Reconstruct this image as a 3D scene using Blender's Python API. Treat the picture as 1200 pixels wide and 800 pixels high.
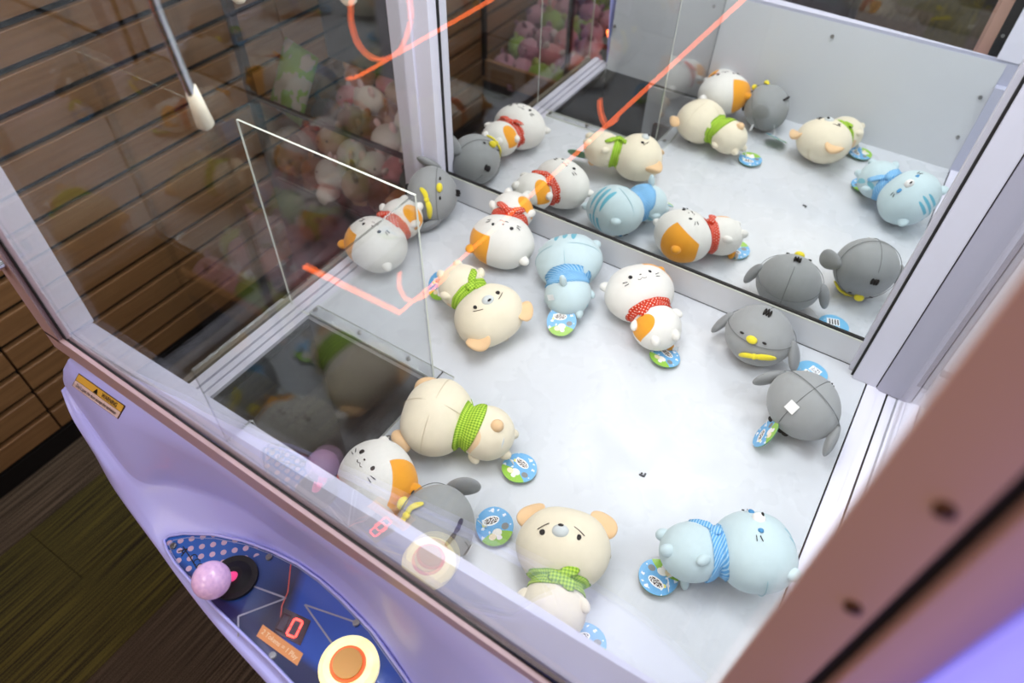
import bpy, bmesh, math, random
from mathutils import Vector, Matrix
random.seed(7)
scene = bpy.context.scene
for o in list(bpy.data.objects): bpy.data.objects.remove(o)
COL = scene.collection
PI = math.pi

# ------------------------------------------------------------------ camera
cam_d = bpy.data.cameras.new('camera'); cam = bpy.data.objects.new('camera', cam_d); COL.objects.link(cam)
RX = Vector((0.84017, 0.54206, 0.01710)); RY = Vector((0.40966, -0.61366, -0.67499)); RZ = Vector((-0.35539, 0.57411, -0.73763))
M = Matrix((RX, -RY, -RZ)).transposed().to_4x4(); M.translation = Vector((0.87778, -0.29329, 1.02421))
cam.matrix_world = M
cam_d.sensor_width = 36; cam_d.lens = 824.18/1200*36; cam_d.clip_start = 0.02; cam_d.clip_end = 30
cam_d.dof.use_dof = True; cam_d.dof.focus_distance = 1.12; cam_d.dof.aperture_fstop = 3.2
scene.camera = cam
# ------------------------------------------------------------------ world, light, exposure
w = bpy.data.worlds.new('world'); scene.world = w; w.use_nodes = True
w.node_tree.nodes['Background'].inputs[0].default_value = (1.0, 0.86, 0.72, 1)
w.node_tree.nodes['Background'].inputs[1].default_value = 0.10
scene.view_settings.view_transform = 'Standard'; scene.view_settings.look = 'None'
scene.view_settings.exposure = 0.14; scene.view_settings.gamma = 1.0
scene.cycles.transparent_max_bounces = 32
def area(name, loc, rot, sx, sy, power, color, spread=PI):
    l = bpy.data.lights.new(name, 'AREA'); l.shape = 'RECTANGLE'; l.size = sx; l.size_y = sy; l.energy = power; l.color = color; l.spread = spread
    o = bpy.data.objects.new(name, l); o.location = loc; o.rotation_euler = rot; COL.objects.link(o); return o
area('cabinet_light', (0.52, 0.42, 1.26), (0, 0, 0), 0.60, 0.36, 8.4, (0.97, 0.98, 1.0))
area('cabinet_light', (0.50, 0.03, 1.24), (math.radians(38), 0, 0), 0.8, 0.05, 3.2, (0.97, 0.97, 1.0))  # added fill lamp at the front top, brightens front faces and back posts
area('cabinet_light', (1.60, 0.40, 1.26), (0, 0, 0), 0.55, 0.40, 7.0, (0.90, 0.97, 1.0))
area('body_fill_light', (0.33, -0.16, 1.35), (0, 0, 0), 0.9, 0.03, 20, (0.68, 0.71, 1.0), spread=math.radians(80))  # added lamp under the marquee, brightens the lavender body in place of backlighting
area('aisle_light', (-0.1, -1.3, 2.3), (math.radians(25), 0, 0), 1.2, 0.8, 20, (1.0, 0.86, 0.74))
area('aisle_light', (0.5, -3.6, 2.3), (0, 0, 0), 1.2, 1.2, 45, (1.0, 0.85, 0.68))  # added lamp, brightens the far floor that shows in the mirror
area('aisle_light', (-0.45, 1.8, 2.3), (0, math.radians(14), 0), 0.8, 1.2, 11, (1.0, 0.85, 0.70))

# ------------------------------------------------------------------ materials
def s2l(c): return tuple(((v/255)/12.92 if v/255 <= .04045 else ((v/255+.055)/1.055)**2.4) for v in c)+(1,)
class NT:
    def __init__(s, name):
        s.m = bpy.data.materials.new(name); s.m.use_nodes = True; s.t = s.m.node_tree; s.n = s.t.nodes
        s.b = s.n['Principled BSDF']; s.out = s.n['Material Output']
    def node(s, typ, **kw):
        n = s.n.new(typ)
        for k, v in kw.items(): setattr(n, k, v)
        return n
    def link(s, a, b): s.t.links.new(a, b)
    def math(s, op, a, b=None, c=None, clamp=False):
        n = s.n.new('ShaderNodeMath'); n.operation = op; n.use_clamp = clamp
        for i, v in enumerate((a, b, c)):
            if v is None: continue
            if isinstance(v, (int, float)): n.inputs[i].default_value = v
            else: s.link(v, n.inputs[i])
        return n.outputs[0]
    def mix(s, fac, a, b):
        n = s.n.new('ShaderNodeMix'); n.data_type = 'RGBA'
        if isinstance(fac, (int, float)): n.inputs[0].default_value = fac
        else: s.link(fac, n.inputs[0])
        for sock, v in ((n.inputs[6], a), (n.inputs[7], b)):
            if isinstance(v, tuple): sock.default_value = v
            else: s.link(v, sock)
        return n.outputs[2]
    def xyz(s, kind='Object'):
        tc = s.n.new('ShaderNodeTexCoord'); sp = s.n.new('ShaderNodeSeparateXYZ'); s.link(tc.outputs[kind], sp.inputs[0])
        return tc.outputs[kind], sp.outputs
    def noise(s, scale, vec=None, detail=3):
        n = s.n.new('ShaderNodeTexNoise'); n.inputs['Scale'].default_value = scale; n.inputs['Detail'].default_value = detail
        if vec is not None: s.link(vec, n.inputs['Vector'])
        return n.outputs[0]
    def bump(s, h, strength, dist=.001):
        n = s.n.new('ShaderNodeBump'); n.inputs['Strength'].default_value = strength; n.inputs['Distance'].default_value = dist
        s.link(h, n.inputs['Height']); s.link(n.outputs[0], s.b.inputs['Normal'])
    def ell(s, o, cx, cz, rx, rz, soft=.04, ax=0, az=2):   # 1 inside an ellipse
        a = s.math('POWER', s.math('DIVIDE', s.math('SUBTRACT', o[ax], cx), rx), 2)
        b = s.math('POWER', s.math('DIVIDE', s.math('SUBTRACT', o[az], cz), rz), 2)
        return s.math('MULTIPLY_ADD', s.math('ADD', a, b), -1/soft, 1/soft+.5, clamp=True)
def simple(name, rgb, rough=.5, metal=0., emit=0., bumpy=None, spec=None, coat=0.):
    t = NT(name); c = s2l(rgb); t.b.inputs['Base Color'].default_value = c
    t.b.inputs['Roughness'].default_value = rough; t.b.inputs['Metallic'].default_value = metal
    if coat: t.b.inputs['Coat Weight'].default_value = coat; t.b.inputs['Coat Roughness'].default_value = .05
    if emit: t.b.inputs['Emission Color'].default_value = c; t.b.inputs['Emission Strength'].default_value = emit
    if spec is not None: t.b.inputs['Specular IOR Level'].default_value = spec
    vec, _ = t.xyz(); sc, st, am = bumpy or (30, .05, .06)
    n = t.noise(sc, vec)
    t.link(t.mix(t.math('MULTIPLY', n, am*2), c, tuple(v*.75 for v in c[:3])+(1,)), t.b.inputs['Base Color'])
    t.bump(n, st)
    return t.m
def plush(name, rgb, fn=None):
    t = NT(name); vec, o = t.xyz(); c = s2l(rgb)
    col = t.mix(t.noise(90, vec), c, tuple(v*.90 for v in c[:3])+(1,))
    if fn: col = fn(t, o, col)
    t.link(col, t.b.inputs['Base Color']); t.b.inputs['Roughness'].default_value = .95
    t.b.inputs['Sheen Weight'].default_value = .25; t.b.inputs['Specular IOR Level'].default_value = .15
    h = t.math('ADD', t.noise(900, vec, 2), t.math('MULTIPLY', t.noise(28, vec, 3), 3.0)); t.bump(h, .35, .0012)
    return t.m
def glass(name, f0=.045, tint=(1, 1, 1)):
    t = NT(name); t.n.remove(t.b)
    g = t.node('ShaderNodeNewGeometry'); d = t.node('ShaderNodeVectorMath', operation='DOT_PRODUCT')
    t.link(g.outputs['Normal'], d.inputs[0]); t.link(g.outputs['Incoming'], d.inputs[1])
    c = t.math('ABSOLUTE', d.outputs['Value']); k = t.math('POWER', t.math('SUBTRACT', 1.0, c, clamp=True), 5)
    F = t.math('MULTIPLY_ADD', k, 1-f0, f0)
    tr = t.node('ShaderNodeBsdfTransparent'); tr.inputs[0].default_value = tint+(1,)
    gl = t.node('ShaderNodeBsdfGlossy'); gl.inputs['Roughness'].default_value = 0.0; gl.inputs[0].default_value = (1, 1, 1, 1)
    mx = t.node('ShaderNodeMixShader'); t.link(F, mx.inputs[0]); t.link(tr.outputs[0], mx.inputs[1]); t.link(gl.outputs[0], mx.inputs[2])
    t.link(mx.outputs[0], t.out.inputs[0]); return t.m

M_glass = glass('clear_glass', .045, (.97, .98, .98)); M_acry = glass('clear_acrylic', .045, (.955, .96, .96))
M_edge = simple('acrylic_edge', (225, 228, 215), .25)
M_edge2 = glass('polished_acrylic_edge', .25, (.62, .64, .62))
M_white = simple('white_enamel', (232, 230, 244), .35, bumpy=(60, .03, .05))
M_ledge = simple('pale_lavender_enamel', (192, 193, 212), .4, bumpy=(60, .03, .05))
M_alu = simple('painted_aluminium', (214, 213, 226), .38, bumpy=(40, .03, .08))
M_grayp = simple('grey_steel_panel', (212, 214, 218), .42, 0, bumpy=(9, .03, .08))
M_lip = simple('satin_anodised_frame', (186, 160, 168), .4, 0)
M_black = simple('black_rubber', (16, 15, 18), .6)
M_dark = simple('dark_steel', (66, 66, 70), .45, .3, bumpy=(25, .05, .1))
M_chrome = simple('chrome', (215, 215, 218), .12, 1.0)
M_screw = simple('screw_steel', (150, 148, 145), .3, 1.0)
M_brass = simple('bronze_screw', (110, 80, 60), .4, .9)
t = NT('bed_enamel'); vec, o = t.xyz(); c = s2l((214, 217, 222))
t.link(t.mix(t.noise(5, vec, 6), c, tuple(v*.90 for v in c[:3])+(1,)), t.b.inputs['Base Color'])
t.link(t.math('MULTIPLY_ADD', t.noise(14, vec, 4), .22, .17), t.b.inputs['Roughness']); t.bump(t.noise(3.5, vec, 2), .25, .01); M_bed = t.m
t = NT('mirror_silver'); t.b.inputs['Metallic'].default_value = 1; t.b.inputs['Roughness'].default_value = 0.0; t.b.inputs['Base Color'].default_value = (.86, .88, .87, 1)
vec, o = t.xyz(); t.link(t.mix(t.math('MULTIPLY', t.noise(20, vec), .05), (.87, .885, .875, 1), (.7, .7, .7, 1)), t.b.inputs['Base Color']); M_mirror = t.m
t = NT('lavender_moulding'); vec, o = t.xyz()
t.link(t.mix(t.math('MULTIPLY', t.noise(7, vec), .35), s2l((184, 188, 255)), s2l((170, 172, 252))), t.b.inputs['Base Color'])
t.b.inputs['Roughness'].default_value = .36; t.b.inputs['Coat Weight'].default_value = .12
t.bump(t.noise(400, vec), .05); M_lav = t.m
M_column = simple('lit_lavender_tube', (146, 142, 246), .3, emit=.8)

HR = Vector((.070, .055, .060)); BR = Vector((.047, .042, .047)); BZ = -.090
def orange_patch(cx, cz, rx, rz, front=None):
    def f(t, o, col):
        m = t.ell(o, cx, cz, rx, rz)
        if front is not None: m = t.math('MULTIPLY', m, t.math('MULTIPLY_ADD', t.math('SUBTRACT', t.math('SUBTRACT', o[1], front), t.math('MULTIPLY', t.math('SUBTRACT', .030, o[2]), .7)), 900, .5, clamp=True))
        return t.mix(m, col, s2l((240, 164, 52)))
    return f
def patches(rgb, lst):
    def f(t, o, col):
        for (cx, cz, rx, rz, s) in lst:
            m = t.ell(o, cx, cz, rx, rz)
            if s: m = t.math('MULTIPLY', m, t.math('LESS_THAN' if s < 0 else 'GREATER_THAN', o[1], 0.0))
            col = t.mix(m, col, s2l(rgb))
        return col
    return f
M_cal = plush('calico_head_fleece', (236, 233, 226), orange_patch(.056, .046, .038, .056, -.044))
M_calb = plush('calico_body_fleece', (236, 233, 226), patches((240, 164, 52), [(-.032, BZ-.004, .022, .020, -1)]))
M_offw = plush('off_white_fleece', (238, 235, 228)); M_orange = plush('orange_fleece', (240, 164, 52))
M_cream = plush('cream_fleece', (240, 229, 204)); M_peach = plush('peach_fleece', (238, 200, 155))
M_creamb = plush('cream_body_fleece', (240, 229, 204), patches((238, 205, 165), [(.030, BZ+.02, .016, .02, 1)]))
M_blue = plush('pale_blue_head_fleece', (202, 221, 225), patches((104, 178, 198), [(-.018, .034, .0055, .022, 1), (0, .038, .0055, .024, 1), (.018, .034, .0055, .022, 1), (-.014, .056, .004, .012, -1), (0, .055, .004, .014, -1), (.014, .056, .004, .012, -1)]))
M_blueb = plush('pale_blue_body_fleece', (202, 221, 225), patches((132, 194, 208), [(-.036, BZ-.014, .004, .013, -1), (-.034, BZ+.014, .004, .010, -1)]))
M_blues = plush('pale_blue_fleece', (202, 221, 225))
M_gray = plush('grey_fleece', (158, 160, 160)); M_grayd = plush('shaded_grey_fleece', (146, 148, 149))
M_yel = plush('yellow_felt', (240, 222, 62)); M_ink = simple('black_stitching', (28, 24, 26), .8); M_inkbr = simple('dark_brown_stitching', (58, 42, 40), .8)
M_blueeye = simple('blue_stitching', (70, 140, 190), .8); M_muz = plush('muzzle_fleece', (214, 219, 218)); M_wmuz = plush('white_muzzle_fleece', (246, 244, 240))
M_seamg = simple('grey_seam_thread', (112, 114, 116), .9); M_seamc = simple('cream_seam_thread', (214, 200, 172), .9); M_seamb = simple('blue_seam_thread', (150, 192, 203), .9)
M_label = simple('white_satin_label', (238, 238, 236), .6)
def scarf_mat(name, kind):
    t = NT(name); tc = t.node('ShaderNodeTexCoord'); sp = t.node('ShaderNodeSeparateXYZ'); t.link(tc.outputs['UV'], sp.inputs[0]); u, v = sp.outputs[0], sp.outputs[1]
    if kind == 'polka':
        a = t.math('SUBTRACT', t.math('FRACT', t.math('MULTIPLY', t.math('ADD', u, v), 125)), .5); b = t.math('SUBTRACT', t.math('FRACT', t.math('MULTIPLY', t.math('SUBTRACT', u, v), 125)), .5)
        d = t.math('SQRT', t.math('ADD', t.math('MULTIPLY', a, a), t.math('MULTIPLY', b, b)))
        col = t.mix(t.math('LESS_THAN', d, .21), s2l((206, 58, 26)), s2l((240, 216, 204)))
    elif kind == 'gingham':
        a = t.math('LESS_THAN', t.math('FRACT', t.math('MULTIPLY', u, 190)), .5); b = t.math('LESS_THAN', t.math('FRACT', t.math('MULTIPLY', v, 190)), .5)
        col = t.mix(t.math('MULTIPLY', t.math('ADD', a, b), .5), s2l((192, 222, 84)), s2l((112, 158, 38)))
    else:
        a = t.math('LESS_THAN', t.math('FRACT', t.math('MULTIPLY', t.math('ADD', t.math('MULTIPLY', u, .45), v), 220)), .42)
        col = t.mix(a, s2l((96, 164, 216)), s2l((166, 206, 234)))
    t.link(col, t.b.inputs['Base Color']); t.b.inputs['Roughness'].default_value = .85; t.b.inputs['Specular IOR Level'].default_value = .2
    t.bump(t.noise(120, tc.outputs['Object']), .3, .002); return t.m
M_scarf = {'calico': scarf_mat('red_dotted_cotton', 'polka'), 'bear': scarf_mat('green_gingham_cotton', 'gingham'), 'blue': scarf_mat('blue_striped_cotton', 'stripe')}
# round swing tag: blue sky, clouds, grass, dark lettering-like blot
t = NT('printed_tag_front'); vec, o = t.xyz(); S = 1/.0295
x = t.math('MULTIPLY', o[0], S); y = t.math('MULTIPLY', o[1], S)
vo = t.node('ShaderNodeTexVoronoi'); vo.inputs['Scale'].default_value = 95; t.link(vec, vo.inputs['Vector'])
col = t.mix(t.math('LESS_THAN', t.math('ADD', vo.outputs['Distance'], t.math('MULTIPLY', t.noise(300, vec, 2), .5)), .52), s2l((112, 176, 224)), s2l((236, 242, 248)))
gr = t.math('GREATER_THAN', t.math('ADD', t.math('MULTIPLY', t.math('MULTIPLY', x, x), -.35), t.math('MULTIPLY', t.math('ADD', y, .28), -1)), -.0)
col = t.mix(gr, col, s2l((150, 196, 74)))
ps = [t.math('MULTIPLY', v, 1.0) for v in (x, y)]
def ell2(cx, cy, rx, ry): return t.ell((x, y), cx, cy, rx, ry, .1, 0, 1)
for (cx, cy, rx, ry, cc) in [(.55, -.15, .20, .17, (130, 132, 132)), (.05, -.35, .26, .2, (244, 240, 232)), (-.25, -.5, .2, .16, (244, 226, 190)), (.1, -.62, .15, .12, (246, 236, 240)), (-.5, .2, .12, .1, (250, 236, 120)), (-.1, .32, .46, .24, (250, 248, 244))]:
    col = t.mix(ell2(cx, cy, rx, ry), col, s2l(cc))
lt = t.math('MULTIPLY', ell2(-.1, .32, .40, .17), t.math('GREATER_THAN', t.noise(520, vec, 1), .47))
col = t.mix(lt, col, s2l((70, 46, 34))); t.link(col, t.b.inputs['Base Color']); t.b.inputs['Roughness'].default_value = .25; M_tag = t.m
t = NT('printed_tag_back'); vec, o = t.xyz(); x = t.math('MULTIPLY', o[0], S); y = t.math('MULTIPLY', o[1], S)
def rect(cx, cy, rx, ry): return t.math('MULTIPLY', t.math('LESS_THAN', t.math('ABSOLUTE', t.math('SUBTRACT', x, cx)), rx), t.math('LESS_THAN', t.math('ABSOLUTE', t.math('SUBTRACT', y, cy)), ry))
col = t.mix(rect(.32, 0, .32, .42), s2l((118, 186, 226)), s2l((245, 246, 247))); col = t.mix(rect(-.36, .05, .26, .36), col, s2l((240, 243, 246)))
bars = t.math('MULTIPLY', rect(.32, 0, .26, .36), t.math('GREATER_THAN', t.math('FRACT', t.math('MULTIPLY', y, 5.5)), .45)); col = t.mix(bars, col, s2l((50, 50, 60)))
txt = t.math('MULTIPLY', rect(-.36, .05, .2, .28), t.math('GREATER_THAN', t.noise(900, vec, 1), .56)); col = t.mix(txt, col, s2l((90, 80, 90)))
t.link(col, t.b.inputs['Base Color']); t.b.inputs['Roughness'].default_value = .3; M_tagb = t.m
M_tagedge = simple('tag_card_edge', (96, 150, 110), .5)
# wood, carpet
def wood(name, a, b):
    t = NT(name); vec, o = t.xyz(); mp = t.node('ShaderNodeMapping'); t.link(vec, mp.inputs[0]); mp.inputs['Scale'].default_value = (1, 1.2, 26)
    inf = t.node('ShaderNodeObjectInfo'); off = t.node('ShaderNodeVectorMath', operation='ADD'); t.link(mp.outputs[0], off.inputs[0]); t.link(inf.outputs['Random'], off.inputs[1])
    n = t.noise(3.2, off.outputs[0], 6); t.link(t.mix(n, s2l(a), s2l(b)), t.b.inputs['Base Color']); t.b.inputs['Roughness'].default_value = .45; t.bump(n, .15); return t.m
M_wood = wood('walnut_laminate', (176, 134, 90), (118, 86, 56))
def carpet(name, a, b, freq):
    t = NT(name); vec, o = t.xyz('Object'); mp = t.node('ShaderNodeMapping'); t.link(vec, mp.inputs[0]); mp.inputs['Scale'].default_value = (freq, 3, 1)
    n1 = t.noise(1, mp.outputs[0], 2); n2 = t.noise(420, vec, 2)
    m = t.math('MULTIPLY_ADD', t.math('ADD', t.math('MULTIPLY', n1, 1.3), t.math('MULTIPLY', n2, .7)), 3.2, -2.7, clamp=True)
    t.link(t.mix(m, s2l(a), s2l(b)), t.b.inputs['Base Color']); t.b.inputs['Roughness'].default_value = .98; t.bump(n2, .8, .003); return t.m
M_carp = [carpet('olive_carpet', (34, 31, 22), (104, 98, 44), 280), carpet('taupe_carpet', (44, 38, 32), (116, 102, 86), 240), carpet('dark_taupe_carpet', (50, 43, 36), (100, 88, 74), 420)]

# ------------------------------------------------------------------ mesh helpers
def new(name, bm, mats, parent=None, smooth=False, label=None, bevel=0):
    if bevel: bmesh.ops.bevel(bm, geom=[e for e in bm.edges], offset=bevel, segments=2, affect='EDGES', clamp_overlap=True)
    me = bpy.data.meshes.new(name); bm.normal_update(); bm.to_mesh(me); bm.free()
    for m in (mats if isinstance(mats, (list, tuple)) else [mats]): me.materials.append(m)
    if smooth:
        for p in me.polygons: p.use_smooth = True
    o = bpy.data.objects.new(name, me); COL.objects.link(o)
    if parent is not None: o.parent = parent
    if label: o['label'] = label
    return o
def thing(name, label, cat, loc=(0, 0, 0), group=None):
    o = bpy.data.objects.new(name, None); COL.objects.link(o); o.location = loc; o.empty_display_size = .02
    o['label'] = label; o['category'] = cat
    if group: o['group'] = group
    return o
def box(bm, lo, hi, mi=0):
    vs = [bm.verts.new((x, y, z)) for x in (lo[0], hi[0]) for y in (lo[1], hi[1]) for z in (lo[2], hi[2])]
    for f in ((0, 1, 3, 2), (4, 6, 7, 5), (0, 4, 5, 1), (2, 3, 7, 6), (0, 2, 6, 4), (1, 5, 7, 3)):
        bm.faces.new([vs[i] for i in f]).material_index = mi
    return vs
def boxo(name, lo, hi, mat, parent=None, bevel=0, label=None):
    bm = bmesh.new(); box(bm, lo, hi); return new(name, bm, mat, parent, bevel=bevel, label=label)
def prism(bm, pts, z0, z1, mi=0, axis=2):
    def mk(p, z): return {2: (p[0], p[1], z), 0: (z, p[0], p[1]), 1: (p[0], z, p[1])}[axis]
    a = [bm.verts.new(mk(p, z0)) for p in pts]; b = [bm.verts.new(mk(p, z1)) for p in pts]; n = len(pts)
    bm.faces.new(a[::-1]).material_index = mi; bm.faces.new(b).material_index = mi
    for i in range(n): bm.faces.new((a[i], a[(i+1) % n], b[(i+1) % n], b[i])).material_index = mi
    bmesh.ops.recalc_face_normals(bm, faces=bm.faces[:])
def ball(bm, c, r, rot=None, u=20, v=12):
    m = Matrix.Translation(Vector(c)) @ (rot.to_4x4() if rot is not None else Matrix.Identity(4)) @ Matrix.Diagonal((*r, 1))
    return bmesh.ops.create_uvsphere(bm, u_segments=u, v_segments=v, radius=1, matrix=m)['verts']
def cyl(bm, c, r, h, axis=None, seg=16, r2=None):
    rot = Vector((0, 0, 1)).rotation_difference(Vector(axis)).to_matrix().to_4x4() if axis is not None else Matrix.Identity(4)
    bmesh.ops.create_cone(bm, cap_ends=True, segments=seg, radius1=r, radius2=r if r2 is None else r2, depth=h, matrix=Matrix.Translation(Vector(c)) @ rot)
def tube(bm, pts, r, seg=8, closed=False, flat=1.0, up=None):
    pts = [Vector(p) for p in pts]; n = len(pts); rings = []
    for i, p in enumerate(pts):
        a = pts[i-1] if (i > 0 or closed) else p; b = pts[(i+1) % n] if (i < n-1 or closed) else p
        d = (b-a).normalized(); ref = Vector(up) if up is not None else Vector((0, 0, 1))
        if abs(d.dot(ref)) > .95: ref = Vector((1, 0, 0))
        s = d.cross(ref).normalized(); q = s.cross(d).normalized(); rr = r[i] if isinstance(r, (list, tuple)) else r
        rings.append([bm.verts.new(p + s*math.cos(2*PI*k/seg)*rr + q*math.sin(2*PI*k/seg)*rr*flat) for k in range(seg)])
    m = n if closed else n-1
    for i in range(m):
        A, B = rings[i], rings[(i+1) % n]
        for k in range(seg): bm.faces.new((A[k], A[(k+1) % seg], B[(k+1) % seg], B[k]))
    if not closed: bm.faces.new(rings[0][::-1]); bm.faces.new(rings[-1])
    bmesh.ops.recalc_face_normals(bm, faces=bm.faces[:])
def pane(name, quad, th, parent, mat=None, edge=None):
    """thin solid pane: quad of four corners, extruded by vector th; rim gets the edge material"""
    bm = bmesh.new(); a = [bm.verts.new(p) for p in quad]; b = [bm.verts.new(Vector(p)+Vector(th)) for p in quad]
    bm.faces.new(a); bm.faces.new(b[::-1])
    for i in range(4): bm.faces.new((a[i], b[i], b[(i+1) % 4], a[(i+1) % 4])).material_index = 1
    bmesh.ops.recalc_face_normals(bm, faces=bm.faces[:])
    return new(name, bm, [mat or M_glass, edge or M_edge], parent)
def catmull(pts, k=6):
    P = [Vector(p) for p in pts]; out = []
    for i in range(len(P)-1):
        p0, p1, p2, p3 = P[max(i-1, 0)], P[i], P[i+1], P[min(i+2, len(P)-1)]
        for j in range(k):
            s = j/k; out.append(.5*((2*p1)+(p2-p0)*s+(2*p0-5*p1+4*p2-p3)*s*s+(3*p1-p0-3*p2+p3)*s**3))
    out.append(P[-1]); return out

# ------------------------------------------------------------------ the room
FZ = -0.90
fl = new('floor', (lambda b: (box(b, (-1.02, -5.2, FZ-.06), (3.0, 4.2, FZ-.008)), b)[1])(bmesh.new()), M_black); fl['kind'] = 'structure'
tile_me = {}
for mi in range(3):
    bm = bmesh.new(); box(bm, (0, 0, -.008), (.2485, .9985, 0)); me = bpy.data.meshes.new('carpet_tile'); bm.to_mesh(me); bm.free(); me.materials.append(M_carp[mi]); tile_me[mi] = me
pat = [[1, 0, 2, 0, 1, 0, 0, 2], [0, 1, 0, 2, 0, 1, 2, 0], [0, 2, 0, 1, 2, 0, 1, 0]]
for i in range(12):
    off = (0.0, .38, .71)[i % 3]
    for j in range(9):
        o = bpy.data.objects.new('carpet_tile', tile_me[(0, 1, 0, 2, 0, 0, 1)[(i*3+j*2) % 7]]); COL.objects.link(o); o.parent = fl
        o.location = (-.99-.075+i*.25, -4.6+off+j*1.0, FZ)
wl = boxo('wall_left', (-1.07, -5.2, FZ), (-1.012, 4.2, 1.9), M_black); wl['kind'] = 'structure'
sb = bmesh.new(); box(sb, (-1.013, .002, .0), (-.992, 1.196, .0735), 0)
bmesh.ops.bevel(sb, geom=sb.edges[:], offset=.0015, segments=1, affect='EDGES')
slat_me = bpy.data.meshes.new('slat'); sb.to_mesh(slat_me); sb.free(); slat_me.materials.append(M_wood)
for r in range(28):
    for j in range(6):
        o = bpy.data.objects.new('slat', slat_me); COL.objects.link(o); o.parent = wl
        o.location = (0, .045 + (j-3)*1.2, -.818 + .0935*r)
bb = boxo('baseboard_left', (-1.012, -5.2, FZ), (-.99, 4.2, -.83), M_black); bb['kind'] = 'structure'
wb = boxo('wall_back', (-1.07, 4.2, FZ), (3.0, 4.26, 1.9), simple('dim_taupe_wall', (74, 66, 60), .8)); wb['kind'] = 'structure'
# ------------------------------------------------------------------ the claw machine
cm = thing('claw_machine', 'large claw machine with lavender moulded front, white bed and mirrored back, filling the picture', 'claw machine', (.5, .4, FZ))
OFF = Vector(cm.location)
class P:  # part builder: geometry in world coordinates, parented to the machine
    pass
def fix(o, root=cm):
    if o.parent is root: o.location = -root.location
    return o
def mbox(name, lo, hi, mat, bevel=0, label=None, parent=cm): 
    return fix(boxo(name, lo, hi, mat, parent, bevel, label), parent if parent is cm else None) 
HX, HY, D = .315, .335, .82
bm = bmesh.new(); prism(bm, [(HX, -.02), (1.0, -.02), (1.0, D), (0, D), (0, HY), (HX, HY)], -.012, 0)
fix(new('bed', bm, M_bed, cm, label='glossy white play bed with a prize hole at its left corner'))
# prize chute shaft under the hole
bm = bmesh.new(); box(bm, (-.004, HY, -.62), (HX+.004, HY+.004, -.012)); box(bm, (HX, .0, -.62), (HX+.004, HY, -.012)); box(bm, (-.006, .0, -.62), (-.001, HY, -.01))
box(bm, (-.004, -.006, -.62), (HX+.004, -.001, .0)); box(bm, (-.004, 0, -.66), (HX+.004, HY, -.62))
fix(new('prize_chute', bm, M_dark, cm, label='dark metal prize chute below the hole'))
bm = bmesh.new(); box(bm, (.15, -.001, -.36), (.30, .004, -.02)); fix(new('chute_panel', bm, M_grayp, cm))
bm = bmesh.new(); box(bm, (.19, .004, -.22), (.28, .02, -.13)); fix(new('coin_sensor_box', bm, simple('maroon_box', (60, 26, 28), .4), cm))
# acrylic chute guards
ah = .422
fix(pane('acrylic_guard', [(-.045, HY, 0), (HX+.004, HY, 0), (HX+.004, HY, ah), (-.045, HY, ah)], (0, .004, 0), cm, M_acry))
bm = bmesh.new(); gp = [(.003, 0), (HY, 0), (HY, ah), (-.058, ah), (-.058, .284), (-.017, .284)]
ga = [bm.verts.new((HX, y, z)) for y, z in gp]; gb = [bm.verts.new((HX+.004, y, z)) for y, z in gp]; bm.faces.new(ga); bm.faces.new(gb[::-1])
for i in range(6): bm.faces.new((ga[i], gb[i], gb[(i+1) % 6], ga[(i+1) % 6])).material_index = 1
bmesh.ops.recalc_face_normals(bm, faces=bm.faces[:]); fix(new('acrylic_guard', bm, [M_acry, M_edge2], cm))
fix(pane('guard_flange', [(-.0, HY+.004, .0005), (HX+.004, HY+.004, .0005), (HX+.004, HY+.03, .0005), (0, HY+.03, .0005)], (0, 0, .004), cm, M_acry))
fix(pane('guard_flange', [(HX+.004, .012, .0005), (HX+.03, .012, .0005), (HX+.03, HY+.03, .0005), (HX+.004, HY+.03, .0005)], (0, 0, .004), cm, M_acry))
for (x, y) in ((.006, .352), (.123, .352), (.246, .352), (.331, .30), (.331, .19), (.331, .07)):
    bm = bmesh.new(); cyl(bm, (x, y, .0055), .0048, .002, seg=14); ball(bm, (x, y, .0062), (.0036, .0036, .0018), u=12, v=6)
    fix(new('rivet', bm, M_screw, cm, smooth=False))
# left side rail (grooved aluminium) and glass
bm = bmesh.new(); box(bm, (-.052, -.02, -.03), (-.034, D, .004)); box(bm, (-.034, -.02, -.03), (-.031, D, -.006)); box(bm, (-.031, -.02, -.03), (-.018, D, .001)); box(bm, (-.018, -.02, -.03), (-.015, D, -.006)); box(bm, (-.015, -.02, -.03), (-.001, D, -.001))
fix(new('side_rail', bm, M_alu, cm))
fix(boxo('rail_gasket', (-.0785, -.02, -.03), (-.0665, D, -.004), simple('worn_beading', (120, 112, 100), .5), cm))
fix(pane('side_glass', [(-.074, -.02, -.02), (-.074, D, -.02), (-.074, D, 1.25), (-.074, -.02, 1.25)], (.004, 0, 0), cm))
# right side: rail strips and glass
bm = bmesh.new(); box(bm, (1.003, -.02, -.02), (1.024, D, .001)); box(bm, (1.024, -.02, -.02), (1.039, D, -.002)); fix(new('side_rail', bm, M_white, cm))
fix(boxo('rail_gasket', (1.0, -.02, -.02), (1.003, D, -.006), M_black, cm))
fix(boxo('rail_gasket', (1.039, -.02, -.02), (1.0425, D, -.003), M_black, cm))
fix(pane('side_glass', [(1.05, -.02, -.02), (1.05, .79, -.02), (1.05, .79, 1.25), (1.05, -.02, 1.25)], (.005, 0, 0), cm))
fix(boxo('rail_shelf', (1.0425, -.02, -.03), (1.065, D, -.004), M_white, cm))
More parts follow.
